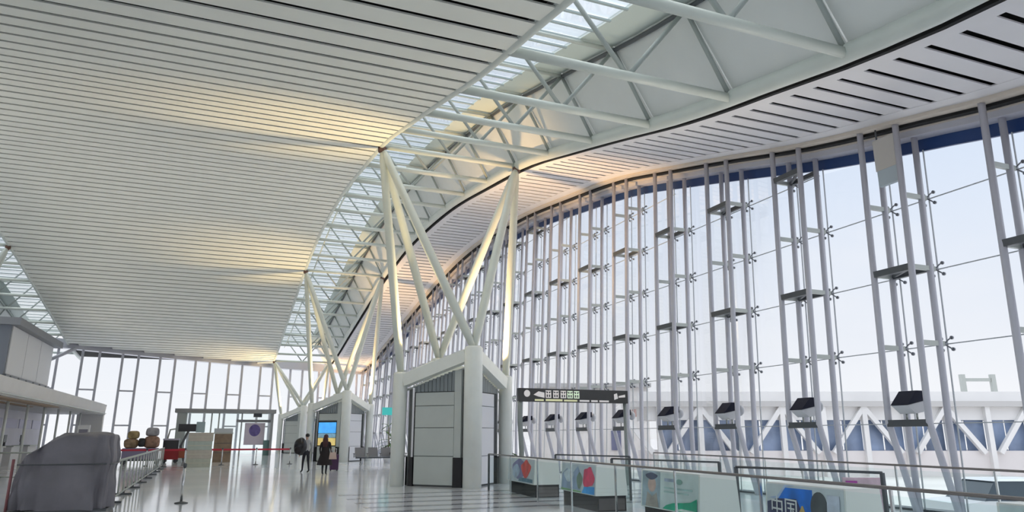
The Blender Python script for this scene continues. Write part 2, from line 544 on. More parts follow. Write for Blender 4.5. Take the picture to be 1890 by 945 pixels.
# ------------------------------------------------------------------ branching columns over kiosks
M_up = mat('uplight_lens', (0.9, 0.8, 0.55), 0.4, emit=(1.0, 0.80, 0.42), estr=6.0)
def tree(cy, cx=7.85, xl=XR, xr=XE, label='', skip=''):
    r = empty('branching_column', (cx, cy, 0))
    tag(r, label, 'column', 'branching columns carrying the skylight')
    hw, hd = 2.0, 2.1
    cols = {'l': (-hw, 0, 3.85), 'f': (0, -hd, 4.62), 'r': (hw, 0, 3.85), 'k': (0, hd, 4.62)}
    for kk, (x, y, h) in cols.items():
        if kk in skip: continue
        rad = 0.31 if kk in 'fk' else 0.25
        MB().lathe([(rad, 0), (rad, h - .06), (rad - .06, h)], (x, y, 0), 20).build('column', M_kcol, r, True)
    for a, c in (('l', 'f'), ('f', 'r'), ('r', 'k'), ('k', 'l')):
        if a in skip or c in skip: continue
        A = Vector(cols[a]); C = Vector(cols[c])
        A.z -= 0.30; C.z -= 0.30
        d = (C - A); d.z = 0; d.normalize()
        MB().bar(A + d * 0.2, C - d * 0.25, 0.34, 0.42).build('beam', M_kcol, r)
    zt = zr(cy) - 0.02
    TL = (xl + 0.1 - cx, 0, zt); TR = (xr - 0.1 - cx, 0, zt)
    for a, T in (('l', TL), ('f', TL), ('k', TL), ('r', TR), ('f', TR), ('k', TR)):
        if a in skip: continue
        p = Vector(cols[a]); p.z -= 0.05
        q = Vector(T)
        m = p.lerp(q, 0.5)
        MB().tube([p, p.lerp(q, .08), m, p.lerp(q, .94), q], [0.115, 0.15, 0.165, 0.14, 0.09], 12).build('branch_tube', M_tube, r, True)
    M_node = mat('node_steel', (0.16, 0.09, 0.07), 0.5, metal=0.5)
    for T in (TL, TR):
        MB().lathe([(0.05, -0.25), (0.16, -0.15), (0.16, 0.02), (0.05, 0.1)], T, 12).build('node', M_node, r, True)
    return r
def kiosk(cy, label, screen=False, cx=7.85):
    r = empty('service_kiosk', (cx, cy, 0))
    tag(r, label, 'kiosk', 'kiosks standing between the columns')
    # diamond plan, one wall between each pair of columns
    P4 = [Vector((-1.78, 0, 0)), Vector((0, -1.86, 0)), Vector((1.78, 0, 0)), Vector((0, 1.86, 0))]
    MB().prism([(p.x * .93, p.y * .93) for p in P4], 2, 0.0, 3.3).build('core', M_joint, r)
    for w in range(4):
        A, C = P4[w], P4[(w + 1) % 4]
        d = (C - A).normalized(); L = (C - A).length
        nrm = Vector((d.y, -d.x, 0))
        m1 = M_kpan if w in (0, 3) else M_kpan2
        hs = [(0.06, 0.98), (1.0, 1.92), (1.94, 2.66), (2.68, 3.12)]
        rise = lambda t: 3.22 + (0.85 * t if w in (0, 2) else 0.85 * (1 - t))
        for (z0, z1) in hs:
            if screen and w == 0 and z0 in (1.0, 1.94): continue
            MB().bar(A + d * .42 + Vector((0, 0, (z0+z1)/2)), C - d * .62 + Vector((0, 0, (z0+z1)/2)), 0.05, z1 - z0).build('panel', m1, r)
        # pilaster beside the tall column, narrow strip beside the low one
        t0 = C if w in (0, 2) else A
        dd = -d if w in (0, 2) else d
        q = t0 + dd * 0.46
        bb = MB().bar(q - dd * .13 + Vector((0, 0, 2.4)), q + dd * .13 + Vector((0, 0, 2.4)), 0.12, 2.9)
        bb.build('pilaster', m1, r)
        MB().bar(q - dd * .19 + Vector((0, 0, .48)), q + dd * .15 + Vector((0, 0, .48)), 0.15, 0.95).build('plinth_box', M_black, r)
        t1 = A if w in (0, 2) else C
        q = t1 - dd * 0.30
        MB().bar(q - dd * .08 + Vector((0, 0, 1.7)), q + dd * .0 + Vector((0, 0, 1.7)), 0.08, 3.2).build('edge_strip', M_chrome, r)
        MB().bar(q - dd * .09 + Vector((0, 0, .48)), q + dd * .08 + Vector((0, 0, .48)), 0.12, 0.95).build('plinth_box', M_black, r)
        # louvre blades filling the sloping top
        for j in range(11):
            t = (j + 0.5) / 11
            p = A.lerp(C, 0.12 + t * 0.66) if w in (0, 2) else A.lerp(C, 0.22 + t * 0.66)
            tt = (p - A).length / L
            h = rise(tt) - 3.16
            if h > 0.06:
                MB().bar(p - d * .075 + Vector((0, 0, 3.15 + h/2)), p + d * .06 + Vector((0, 0, 3.15 + h/2)), 0.05, h).build('louvre', M_louv, r)
        if screen and w == 0:
            sc = empty('screen', (0, 0, 0), 0, r)
            def pl(z0, z1, a, c, m, nm, off=.03):
                MB().bar(A.lerp(C, a) + nrm * off + Vector((0, 0, (z0+z1)/2)), A.lerp(C, c) + nrm * off + Vector((0, 0, (z0+z1)/2)), 0.04, z1 - z0).build(nm, m, sc)
            pl(1.0, 2.6, .16, .76, M_black, 'frame', .0)
            pl(1.85, 2.55, .18, .74, mat('screen_blue', (0.05, 0.3, 0.75), 0.3, noise=.5, nscale=1.5, emit=(0.08, 0.38, 0.85), estr=0.55), 'blue_picture')
            pl(1.55, 1.83, .18, .74, mat('screen_teal', (0.1, 0.35, 0.55), 0.3, noise=.5, nscale=3, emit=(0.35, 0.45, 0.5), estr=0.25), 'teal_band')
            pl(1.05, 1.53, .18, .74, mat('screen_yellow', (0.75, 0.58, 0.2), 0.3, noise=.3, nscale=2, emit=(0.75, 0.58, 0.22), estr=0.35), 'yellow_band')
    # pitched roof behind the beams
    MB().hexa([(-1.75, 0, 3.2), (0, -1.83, 3.95), (0, -1.83, 3.95), (0, 1.83, 3.95), (-1.75, 0, 3.26), (0, -1.83, 4.01), (0, -1.83, 4.01), (0, 1.83, 4.01)]).build('roof_slope', M_kpan, r)
    MB().hexa([(1.75, 0, 3.2), (0, 1.83, 3.95), (0, 1.83, 3.95), (0, -1.83, 3.95), (1.75, 0, 3.26), (0, 1.83, 4.01), (0, 1.83, 4.01), (0, -1.83, 4.01)]).build('roof_slope', M_kpan, r)
    return r
def uplight(x, y, z, aim, label, power, col=(1.0, 0.80, 0.48), ang=70):
    r = empty('uplight', (x, y, z))
    tag(r, label, 'lamp', 'uplights on the kiosk roofs')
    d = (Vector(aim) - Vector((x, y, z + .3))).normalized()
    MB().lathe([(0.05, 0), (0.05, 0.12)], (0, 0, 0), 10).build('stem', M_bar, r, True)
    c = Vector((0, 0, 0.22))
    MB().tube([c - d * 0.12, c + d * 0.10], [0.09, 0.15], 14).build('housing', M_bar, r, True)
    MB().tube([c + d * 0.09, c + d * 0.105], 0.13, 14).build('lens', M_up, r)
    L = bpy.data.lights.new('uplight_beam', 'SPOT')
    L.energy = power; L.color = col; L.spot_size = math.radians(ang); L.spot_blend = 0.9; L.shadow_soft_size = 0.12
    o = link('beam', L, r, c + d * 0.16)
    o.rotation_euler = d.to_track_quat('-Z', 'Y').to_euler()
    return r
TR_LAB = ['nearest white branching column of four posts and six tubes', 'middle white branching column behind the two walkers', 'farthest white branching column at the end glass wall']
KI_LAB = ['nearest grey panelled kiosk with louvred gables', 'middle grey kiosk with a blue and yellow screen', 'farthest grey kiosk by the end glass wall']
for i, cy in enumerate((24.9, 50.9, 76.9)):
    tree(cy, label=TR_LAB[i])
    kiosk(cy, KI_LAB[i], screen=(i == 1))
tree(50.9, cx=-15.85, xl=XLS, xr=XL, label='white branching column under the left skylight', skip='r')
for i, cy in enumerate((24.9, 50.9, 76.9)):
    nm = ('nearest', 'middle', 'farthest')[i]
    uplight(6.9, cy - .3, 3.80, (2.6, cy - 1.5, zr(cy)), 'warm uplight on the %s kiosk roof aimed at the ceiling' % nm, 1900, (1.0, 0.72, 0.33), 70)
    uplight(8.8, cy - .3, 3.80, (12.6, cy + 1.0, zr(cy)), 'warm uplight on the %s kiosk roof aimed at the soffit' % nm, 2300, (1.0, 0.62, 0.27), 95)

# ------------------------------------------------------------------ hooded floodlights on the window-wall tubes
M_hood = mat('flood_hood', (0.012, 0.014, 0.03), 0.6, spec=.2)
M_fbody = mat('flood_body', (0.62, 0.63, 0.65), 0.4)
def flood(x, y, z, label):
    r = empty('floodlight', (x, y, z))
    tag(r, label, 'floodlight', 'floodlights on the window wall')
    MB().prism([(-0.30, 0.30), (0.02, 0.62), (0.30, 0.62), (0.30, 0.42)], 1, -0.22, 0.22).build('hood', M_hood, r, fix=True)
    MB().prism([(-0.29, 0.295), (0.29, 0.41), (0.20, 0.16), (-0.05, 0.12)], 1, -0.20, 0.20).build('body', M_fbody, r, fix=True)
    for yy in (-0.13, 0.13):
        MB().tube([(0.06, yy, 0.0), (0.06, yy, 0.14)], 0.022, 8).build('strut', M_brk, r, True)
    MB().blob((0.47, 0.0, 0.40), (0.12, 0.16, 0.17), 10, 8).build('lamp_back', M_fbody, r, True)
    return r
for k in range(0, 14):
    yn = 11.06 + FY * k
    flood(14.20, yn + 0.45, 2.01, 'white floodlight with a dark hood, %s along the window wall from the camera' % ORD[k])
    if k < 13:
        L = bpy.data.lights.new('flood_beam', 'SPOT')
        L.energy = 260; L.color = (1.0, 0.88, 0.70); L.spot_size = math.radians(85); L.spot_blend = 1.0; L.shadow_soft_size = 0.15
        fo = [q for q in COL.objects if q.name.startswith('floodlight')][-1]
        o = link('beam', L, fo, (-0.12, 0, 0.62))
        o.rotation_euler = Vector((-1.1, 0.0, 1.0)).to_track_quat('-Z', 'Y').to_euler()

r = tag(empty('hanging_speaker', (14.5, 11.42, 0)), 'grey speaker panel hung between the tubes near the top of the window wall', 'speaker')
MB().box(-.06, .06, -.36, .30, 7.95, 8.75).build('cabinet', mat('speaker_beige', (.55, .52, .48), .6), r)
MB().box(-.05, .05, -.34, .28, 7.55, 7.95).build('grille', mat('speaker_grille', (.45, .52, .56), .5), r)
for yy in (-.28, .22):
    MB().tube([(0, yy, 8.75), (0, yy, 9.1)], .02, 6).build('hanger', M_bar, r, True)
# ------------------------------------------------------------------ glass balustrades
M_rail = mat('handrail', (0.22, 0.20, 0.19), 0.3, metal=0.5)
def balustrade(p, q, n, label, h=1.1, end_post=True, rail=M_rail):
    r = empty('glass_balustrade', (p[0], p[1], 0))
    tag(r, label, 'railing', 'glass balustrades by the window wall')
    d = Vector((q[0] - p[0], q[1] - p[1], 0)); L = d.length; d.normalize()
    MB().tube([(0, 0, h), d * L + Vector((0, 0, h))], 0.021, 10).build('handrail', rail, r, True)
    for k in range(n):
        a = d * (L * k / n + 0.02); c = d * (L * (k + 1) / n - 0.02)
        MB().bar(a + Vector((0, 0, .53)), c + Vector((0, 0, .53)), 0.018, 0.98).build('pane', M_glt, r)
    for k in range(n + 1):
        a = d * (L * k / n)
        big = k in (0, n) and end_post
        MB().bar(a + Vector((0, 0, 0.0)), a + Vector((0, 0, h)), 0.05 if big else 0.03, 0.05 if big else 0.03).build('post', M_bar if big else M_chrome, r)
    return r
balustrade((6.55, 1.4), (8.1, 21.9), 9, 'long glass balustrade with a brown handrail in front of the poster boxes')
balustrade((11.5, 4.0), (14.0, 21.5), 8, 'glass balustrade with a thin rail closest to the window wall', end_post=False)
balustrade((9.8, 12.6), (8.95, 15.6), 2, 'short glass screen with a dark end post behind the green poster box', h=1.12, rail=M_bar)
balustrade((9.25, 8.1), (8.6, 10.6), 2, 'short glass screen with a dark end post behind the blue poster box', h=1.12, rail=M_bar)
balustrade((10.3, 17.0), (9.35, 19.6), 2, 'short glass screen behind the poster box with the bright blue corner', h=1.12, rail=M_bar)

# ------------------------------------------------------------------ poster boxes along the balustrade
def text_mesh(body, size, m, name):
    c = bpy.data.curves.new(name, 'FONT')
    c.body = body; c.size = size; c.extrude = 0.002; c.align_x = 'CENTER'; c.align_y = 'CENTER'
    o = bpy.data.objects.new(name, c)
    COL.objects.link(o)
    dg = bpy.context.evaluated_depsgraph_get()
    me = bpy.data.meshes.new_from_object(o.evaluated_get(dg))
    bpy.data.objects.remove(o)
    me.materials.clear(); me.materials.append(m)
    return me
RB = -math.radians(4.6)
M_base = mat('box_base', (0.012, 0.011, 0.013), 0.6, spec=.2)
M_endp = mat('box_end', (0.86, 0.88, 0.84), 0.35)
M_kick = mat('box_kick', (0.10, 0.085, 0.085), 0.5)
def pcol(name, c): return mat('print_' + name, c, 0.3, noise=0.25, nscale=4)
def poster_box(x, y, length, width, label, shapes, bgcol, h=1.02):
    r = empty('poster_box', (x, y, 0), RB)
    tag(r, label, 'poster box', 'poster boxes along the balustrade')
    MB().box(0.06, width - .02, 0.05, length - .05, 0.0, 0.34).build('base', M_base, r)
    MB().box(0.10, width - .06, 0.035, 0.05, 0.03, 0.28).build('kick_plate', M_kick, r)
    MB().hexa([(0, 0, .34), (width, 0, .34), (width, length, .34), (0, length, .34), (0.05, 0.0, h), (width - .05, 0.0, h), (width - .05, length, h), (0.05, length, h)]).build('body', M_endp, r)
    po = empty('poster', (0, 0, 0), 0, r)
    # u runs from the far end to the near end, v from bottom to top, on the battered face
    def pt(u, v, off):
        return Vector((0.05 * v - off, length * (1 - u), 0.34 + (h - .34) * v))
    def shape(nm, pts, m, off):
        bb = MB(); n = len(pts)
        for o_ in (off - 0.004, off):
            bb.v += [tuple(pt(u, v, o_)) for u, v in pts]
        bb.f.append(tuple(range(n))); bb.f.append(tuple(range(2*n - 1, n - 1, -1)))
        for k in range(n): bb.f.append((k, n + k, n + (k+1) % n, (k+1) % n))
        bb.build(nm, m, po, fix=True)
    shape('sheet', [(0.02, .02), (.98, .02), (.98, .98), (.02, .98)], mat('print_sheet_' + label[:12], bgcol, 0.3, noise=0.12, nscale=2.5), 0.006)
    for i, (nm, pts, m) in enumerate(shapes):
        shape(nm, pts, m, 0.009 + 0.002 * i)
    return r, po, pt
def ell(cu, cv, ru, rv, n=18, wob=0.0, ph=0):
    return [(cu + ru * (1 + wob * math.sin(3 * t + ph)) * math.cos(t), cv + rv * (1 + wob * math.cos(4 * t + ph)) * math.sin(t)) for t in [2 * math.pi * k / n for k in range(n)]]
poster_box(8.25, 18.7, 2.5, 0.78, 'farthest poster box, violet and red blossom print', [
    ('violet_patch', ell(.45, .55, .26, .40, wob=.1), pcol('violet', (.22, .20, .42))),
    ('blue_patch', ell(.34, .45, .13, .28, wob=.1, ph=1), pcol('paleblue', (.42, .52, .68))),
    ('red_blossom', ell(.70, .58, .17, .33, wob=.18), pcol('red', (.80, .07, .06))),
    ('teal_strip', [(.45, .06), (.95, .06), (.95, .2), (.5, .22)], pcol('teal', (.10, .22, .32)))], (.62, .68, .74))
poster_box(8.02, 14.75, 2.15, 0.80, 'second farthest poster box, crimson figure and bright blue corner print', [
    ('blue_hills', [(.04, .1), (.04, .6), (.18, .8), (.34, .62), (.5, .9), (.6, .6), (.6, .1)], pcol('hills', (.30, .40, .58))),
    ('pale_cloud', ell(.24, .55, .14, .2, wob=.15), pcol('cloud', (.60, .70, .78))),
    ('green_tree', ell(.56, .42, .08, .26, wob=.1), pcol('tree', (.16, .25, .18))),
    ('crimson_figure', ell(.80, .56, .15, .34, wob=.16, ph=2), pcol('crimson', (.82, .04, .14))),
    ('blue_corner', [(.64, .03), (.97, .03), (.97, .28), (.7, .24)], pcol('bright', (.01, .34, .92))),
    ('green_rule', [(.03, .03), (.62, .03), (.62, .08), (.03, .10)], pcol('green', (.20, .42, .20)))], (.55, .64, .70))
poster_box(7.62, 10.4, 2.1, 0.80, 'middle poster box, portrait photo and green swoosh print', [
    ('photo', [(.03, .03), (.36, .03), (.36, .97), (.03, .97)], pcol('photo_ground', (.38, .48, .55))),
    ('face', ell(.21, .62, .075, .2), pcol('skin', (.60, .42, .36))),
    ('hair', ell(.20, .84, .11, .09, wob=.1), pcol('hair', (.08, .09, .16))),
    ('coat', [(.10, .03), (.13, .42), (.22, .30), (.30, .42), (.34, .03)], pcol('coat', (.40, .36, .32))),
    ('text_line', [(.44, .74), (.60, .74), (.60, .82), (.44, .82)], pcol('slate', (.38, .46, .60))),
    ('emblem', ell(.69, .76, .05, .07), pcol('emblem', (.25, .45, .40))),
    ('text_line', [(.44, .56), (.90, .56), (.90, .60), (.44, .60)], pcol('tealtext', (.40, .58, .56))),
    ('text_line', [(.44, .46), (.84, .46), (.84, .50), (.44, .50)], pcol('tealtext', (.40, .58, .56))),
    ('green_swoosh', [(.42, .04), (.48, .14), (.60, .22), (.76, .26), (.88, .30), (.97, .40), (.97, .03)], pcol('swoosh', (.0, .42, .24))),
    ('white_swoosh', [(.62, .05), (.74, .11), (.97, .10), (.97, .06), (.80, .05)], pcol('pale', (.70, .80, .76)))], (.66, .76, .76))
rD, poD, ptD = poster_box(7.18, 6.9, 1.55, 0.62, 'poster box nearest but one, blue banner and white Chinese lettering print', [
    ('blue_banner', [(.04, .60), (.16, .66), (.28, .92), (.62, .92), (.62, .40), (.45, .55), (.25, .62)], pcol('banner', (.01, .20, .80))),
    ('light_edge', [(.05, .70), (.17, .75), (.27, .97), (.40, .97), (.28, .93), (.18, .69)], pcol('lightedge', (.50, .62, .90))),
    ('navy_ground', [(.03, .03), (.03, .62), (.18, .70), (.42, .72), (.50, .45), (.97, .45), (.97, .03)], pcol('navy', (.05, .06, .16))),
    ('portrait', ell(.70, .62, .10, .28), pcol('dark_portrait', (.10, .11, .12))),
    ('face', ell(.70, .26, .16, .16), pcol('skin2', (.48, .24, .14))),
    ('gold_ornament', ell(.50, .36, .05, .22, wob=.2), pcol('gold', (.60, .42, .14))),
    ('white_note', [(.80, .48), (.94, .48), (.94, .86), (.80, .86)], pcol('note', (.62, .66, .78)))], (.70, .76, .80))
tm = text_mesh('\u4e2d\u56fd', 0.30, M_white, 'lettering')
o = link('lettering', tm, poD)
M3 = Matrix(((0, 0.05 / .68, -1), (-1, 0, 0), (0, 1, 0)))     # text x runs to the near end, text y upwards, facing -x
o.matrix_local = Matrix.Translation(ptD(.27, .50, .028)) @ M3.to_4x4()
poster_box(7.0, 3.4, 1.6, 0.62, 'nearest poster box at the picture corner, royal blue swoosh print', [
    ('blue_swoosh', [(.10, .30), (.30, .86), (.50, .93), (.97, .93), (.97, .03), (.10, .03)], pcol('royal', (.02, .06, .42))),
    ('white_swoosh', [(.16, .48), (.32, .90), (.36, .90), (.22, .48)], pcol('pale', (.70, .80, .76)))], (.62, .72, .74))

# pink poster stand behind the balustrade
r = tag(empty('notice_stand', (9.75, 8.95, 0), -0.5), 'pink and red notice on a stand behind the balustrade', 'notice stand')
MB().box(-.02, .02, -.02, .02, 0, .5).build('leg', M_bar, r)
MB().box(-.30, .30, -.03, .01, .45, 1.0).build('board', mat('pink_board', (.70, .50, .58), .4, noise=.2), r)
MB().box(-.26, -.08, -.037, -.03, .55, .95).build('magenta_patch', mat('magenta_print', (.50, .08, .42), .4), r)
MB().prism(ell(.10, .80, .12, .07), 1, -.037, -.03).build('red_mark', mat('red_print', (.75, .08, .10), .4), r, fix=True)

# ------------------------------------------------------------------ sign portal by the window wall
r = tag(empty('direction_sign', (9.28, 22.3, 0)), 'long dark direction sign on two posts beside the nearest kiosk', 'sign')
M_sign = mat('sign_dark', (0.055, 0.055, 0.055), 0.4)
MB().box(0.0, 4.45, -.10, .10, 2.88, 3.34).build('board', M_sign, r)
MB().tube([(0.10, 0, 0), (0.13, 0, 1.2), (0.07, 0, 2.2), (0.07, 0, 2.9)], 0.09, 10).build('post', mat('sign_post', (.28, .31, .30), .4), r, True)
MB().tube([(4.36, 0, 0), (4.36, 0, 2.9)], 0.06, 10).build('post', mat('sign_post', (.28, .31, .30), .4), r, True)
M_sw = mat('sign_white', (.80, .76, .74), .5, emit=(.9, .86, .84), estr=.15)
M_sy = mat('sign_yellow', (.62, .62, .38), .4, emit=(.62, .62, .36), estr=.3)
def marks(rects, m, nm):
    for (x0, x1, z0, z1) in rects: MB().box(x0, x1, -.108, -.10, 2.88 + z0, 2.88 + z1).build(nm, m, r)
MB().prism(ell(.30, 3.16, .12, .12, 14), 1, -.108, -.10).build('arrow_disc', M_sw, r, fix=True)
MB().prism([(.55, 3.12), (.75, 3.24), (.98, 3.20), (.98, 3.02), (.74, 3.06)], 1, -.108, -.10).build('pictogram', M_sw, r, fix=True)
for k, x in enumerate((1.03, 1.33, 1.63, 1.90, 2.17)):
    m = M_sw if k < 3 else mat('sign_green_white', (.66, .74, .60), .4, emit=(.62, .72, .58), estr=.3)
    c = MB()
    for (a, b_, z0, z1) in ((0, .22, .36, .40), (0, .22, .26, .30), (.09, .13, .16, .40), (.0, .04, .14, .34), (.18, .22, .14, .34), (0.02, .2, .14, .17)):
        c.box(x + a, x + b_, -.108, -.10, 2.88 + z0, 2.88 + z1)
    c.build('character', m, r)
marks([(.60, .95, .03, .09), (1.03, 1.70, .03, .10), (1.76, 2.3, .03, .09)], M_sy, 'small_text')
marks([(2.40, 2.80, .03, .09), (2.88, 3.15, .03, .09), (3.22, 3.62, .03, .09)], M_sw, 'small_text')
MB().prism([(3.85, 3.20), (3.98, 3.24), (4.02, 3.05), (3.86, 3.0)], 1, -.108, -.10).build('pictogram', M_sw, r, fix=True)
MB().prism([(4.05, 3.14), (4.33, 3.20), (4.33, 3.10), (4.05, 3.08)], 1, -.108, -.10).build('pictogram', M_sw, r, fix=True)

r.scale = (.945, 1, .965)
# ------------------------------------------------------------------ exit light on the window wall
r = tag(empty('exit_light', (13.9, 63.0, 0)), 'small teal lit box on a post beyond the nearest kiosk', 'exit sign')
MB().box(-.62, .62, -.08, .08, 3.45, 4.1).build('box', mat('teal_box', (.05, .42, .40), .4, emit=(.06, .50, .47), estr=.35), r)
MB().tube([(0, 0.1, 0), (0, 0.1, 3.5)], .05, 8).build('post', M_brk, r, True)

# ------------------------------------------------------------------ outside: footbridge, building, gantry, car
HD = math.radians(22.105)
def out_root(name, D, label, cat):
    r = empty(name, (D * math.sin(HD), D * math.cos(HD), 0), -HD)
    return tag(r, label, cat)
D = 48.0
def ox(px): return (px - 945) * D / 1342.0
def oz(py): return 1.65 + (805 - py) * D / 1342.0
r = out_root('footbridge', D, 'enclosed white footbridge with blue glazing and diagonal steel outside the window wall', 'footbridge')
xa, xb = ox(1196), ox(2300)
M_brw = mat('bridge_white', (.80, .79, .78), .5, noise=.05, nscale=.4)
MB().box(xa, xb, 0, 4, oz(776), oz(752)).build('roof_fascia', M_brw, r)
MB().box(xa - 1, xb, -.4, 4.4, oz(752), oz(742)).build('roof_edge', mat('bridge_grey', (.55, .54, .53), .6), r)
MB().box(xa, xb, 1.2, 3.4, oz(742), oz(722)).build('roof_upstand', M_brw, r)
MB().box(xa, xb, 0, 4, -0.9, oz(831)).build('parapet', mat('bridge_parapet', (.78, .74, .73), .6, noise=.05, nscale=.3), r)
ap_ = [1597 + 152 * k for k in range(-3, 5)]
for k, a in enumerate(ap_):
    for j in range(4):
        p0 = ox(a - 76 + 38 * j + 1.5); p1 = ox(a - 76 + 38 * j + 36.5)
        if p0 < xa: continue
        MB().box(p0, p1, .30, .36, oz(831), oz(776)).build('glass_panel', M_glb, r)
    for (p, q) in (((a, 752), (a - 62, 835)), ((a, 752), (a + 62, 835))):
        if ox(q[0]) < xa - 1: continue
        MB().bar((ox(p[0]), -.15, oz(p[1])), (ox(q[0]), -.15, oz(q[1])), .30, .30).build('diagonal', M_brw, r)
    for dx in (0, 76):
        if ox(a + dx) < xa: continue
        MB().bar((ox(a + dx), -.15, -0.9), (ox(a + dx), -.15, oz(752)), .32, .32).build('post', M_brw, r)
D = 58.0
r = out_root('terminal_block', D, 'pale outbuilding with a reddish window left of the footbridge', 'building')
MB().box(ox(985), ox(1200), 0, 8, -0.9, oz(716)).build('wall', mat('block_wall', (.80, .77, .74), .7, noise=.05, nscale=.3), r)
MB().box(ox(980), ox(1205), -.3, 8.3, oz(716), oz(709)).build('roof', mat('bridge_grey', (.55, .54, .53), .6), r)
MB().box(ox(1168), ox(1195), -.06, 0.0, oz(770), oz(748)).build('window', mat('reddish_glass', (.42, .24, .20), .3), r)
MB().box(ox(1128), ox(1146), -.06, 0.0, oz(830), oz(795)).build('door', mat('slate_door', (.16, .17, .28), .4), r)
for px in (1060, 1095, 1110, 1160):
    MB().box(ox(px), ox(px + 4), -.12, 0, -0.9, oz(716)).build('pilaster', M_white, r)
D = 70.0
r = out_root('gantry', D, 'thin grey gantry standing above the footbridge roof', 'gantry')
for px in (1795, 1852):
    MB().box(ox(px - 4), ox(px + 4), 0, .4, -0.9, oz(692)).build('post', M_brk, r)
MB().box(ox(1795), ox(1852), .1, .3, oz(705), oz(699)).build('beam', M_brk, r)
MB().box(ox(1795), ox(1852), .1, .3, oz(731), oz(727)).build('beam', M_brk, r)

def car(x, y, rz, label, col):
    r = tag(empty('car', (x, y, -0.9), rz), label, 'car')
    mb = mat('car_paint', col, .25)
    MB().prism([(-2.2, .28), (2.2, .28), (2.25, .62), (2.1, .82), (1.2, .92), (-1.4, .95), (-2.15, .88), (-2.25, .6)], 1, -.86, .86).build('body', mb, r, fix=True)
    MB().hexa([(-1.5, -.80, .93), (1.15, -.80, .93), (1.15, .80, .93), (-1.5, .80, .93), (-1.05, -.62, 1.42), (.45, -.62, 1.42), (.45, .62, 1.42), (-1.05, .62, 1.42)]).build('cabin', mat('car_glass', (.06, .08, .10), .1), r)
    MB().hexa([(-1.10, -.64, 1.42), (.48, -.64, 1.42), (.48, .64, 1.42), (-1.10, .64, 1.42), (-.98, -.56, 1.47), (.38, -.56, 1.47), (.38, .56, 1.47), (-.98, .56, 1.47)]).build('roof', mb, r)
    for wx in (-1.35, 1.35):
        for wy in (-.80, .80):
            MB().tube([(wx, wy - .1, .31), (wx, wy + .1, .31)], .31, 16).build('wheel', M_black, r)
    return r
car(19.9, 13.2, -.35, 'white car parked outside the window wall at right', (.82, .83, .86))

# ------------------------------------------------------------------ check-in island on the left
r = tag(empty('check_in_island', (-9.0, 0, 0)), 'long white check-in island with an overhanging canopy at left', 'check-in island')
MB().prism([(0, 3.42), (-.08, 3.5), (0, 4.25), (-.3, 4.35), (-5.2, 4.35), (-5.2, 3.42)], 1, 20, 70.5).build('canopy', M_offw, r, fix=True)
MB().box(-.02, .03, 20, 70.5, 3.50, 3.56).build('groove', M_brk, r)
MB().box(-.9, -.25, 20, 52, 3.36, 3.42).build('wood_strip', M_tan, r)
MB().box(-2.0, -1.6, 20, 52, 3.37, 3.42).build('wood_strip', M_tan, r)
MB().box(-4.6, -4.4, 20, 70, 0, 3.42).build('back_wall', mat('lilac_white', (.74, .72, .78), .5, noise=.06, nscale=.4), r)
for k in range(12):
    y0 = 22 + 4 * k
    MB().box(-4.4, -4.36, y0 + .2, y0 + 3.6, 2.2, 2.85).build('sign_band', mat('lilac_sign', (.52, .50, .66), .4), r)
for k in range(11):
    yy = 22.5 + 4.3 * k
    MB().tube([(-1.1, yy, 0), (-1.1, yy, 3.42)], .07, 10).build('post', M_kcol, r, True)
MB().box(-2.0, -.05, 69.6, 70.2, 0, 3.42).build('end_panel', M_offw, r)
for k in range(6):  # unseen fill lamps, added to brighten the left ceiling
    q = uplight(-11.5, 24.0 + 8.0 * k, 4.35, (-4.0, 24.0 + 8.0 * k, 13.0), 'uplight on the check-in canopy roof, %s from the near end' % ORD[k], 190, (1.0, .93, .82), 120)
    q['group'] = 'uplights on the check-in canopy'
for k in range(8):
    y0 = 26.0 + 3.9 * k
    c = tag(empty('check_in_counter', (-11.2, y0, 0)), 'white check-in counter under the canopy, %s from the near end' % ORD[k], 'counter', 'check-in counters under the canopy')
    MB().box(-.4, .4, 0, 2.2, 0, 1.05).build('desk', M_white, c)
    MB().box(-.46, .50, -.05, 2.25, 1.05, 1.11).build('worktop', M_brk, c)
    MB().box(-.2, -.15, .5, 1.1, 1.3, 1.72).build('monitor', M_bar, c)
    MB().box(-.22, -.12, .74, .86, 1.11, 1.32).build('monitor_stand', M_bar, c)

# white box wall above the island
r = tag(empty('hanging_wall_box', (-13.6, 57.0, 0)), 'white panelled box wall hanging under the roof at far left', 'wall box')
MB().box(-9, -.06, 0, 13.6, 5.7, 9.0).build('core', mat('slate_side', (.22, .24, .28), .6), r)
MB().box(-9, .5, -.3, 14.4, 9.0, 9.5).build('cap_slab', mat('slate_cap', (.30, .31, .33), .6), r)
for k in range(3):
    MB().box(-.06, 0, .3 + 4.4 * k + .05, .3 + 4.4 * k + 4.35, 5.75, 8.98).build('panel', M_white, r)
MB().box(-.1, .12, 0, 13.6, 5.5, 5.7).build('bottom_edge', M_bar, r)
for k in range(6):
    MB().blob((.05, 1.2 + 2.2 * k, 5.5), (.16, .42, .20), 8, 6).build('scallop', M_bar, r, True)

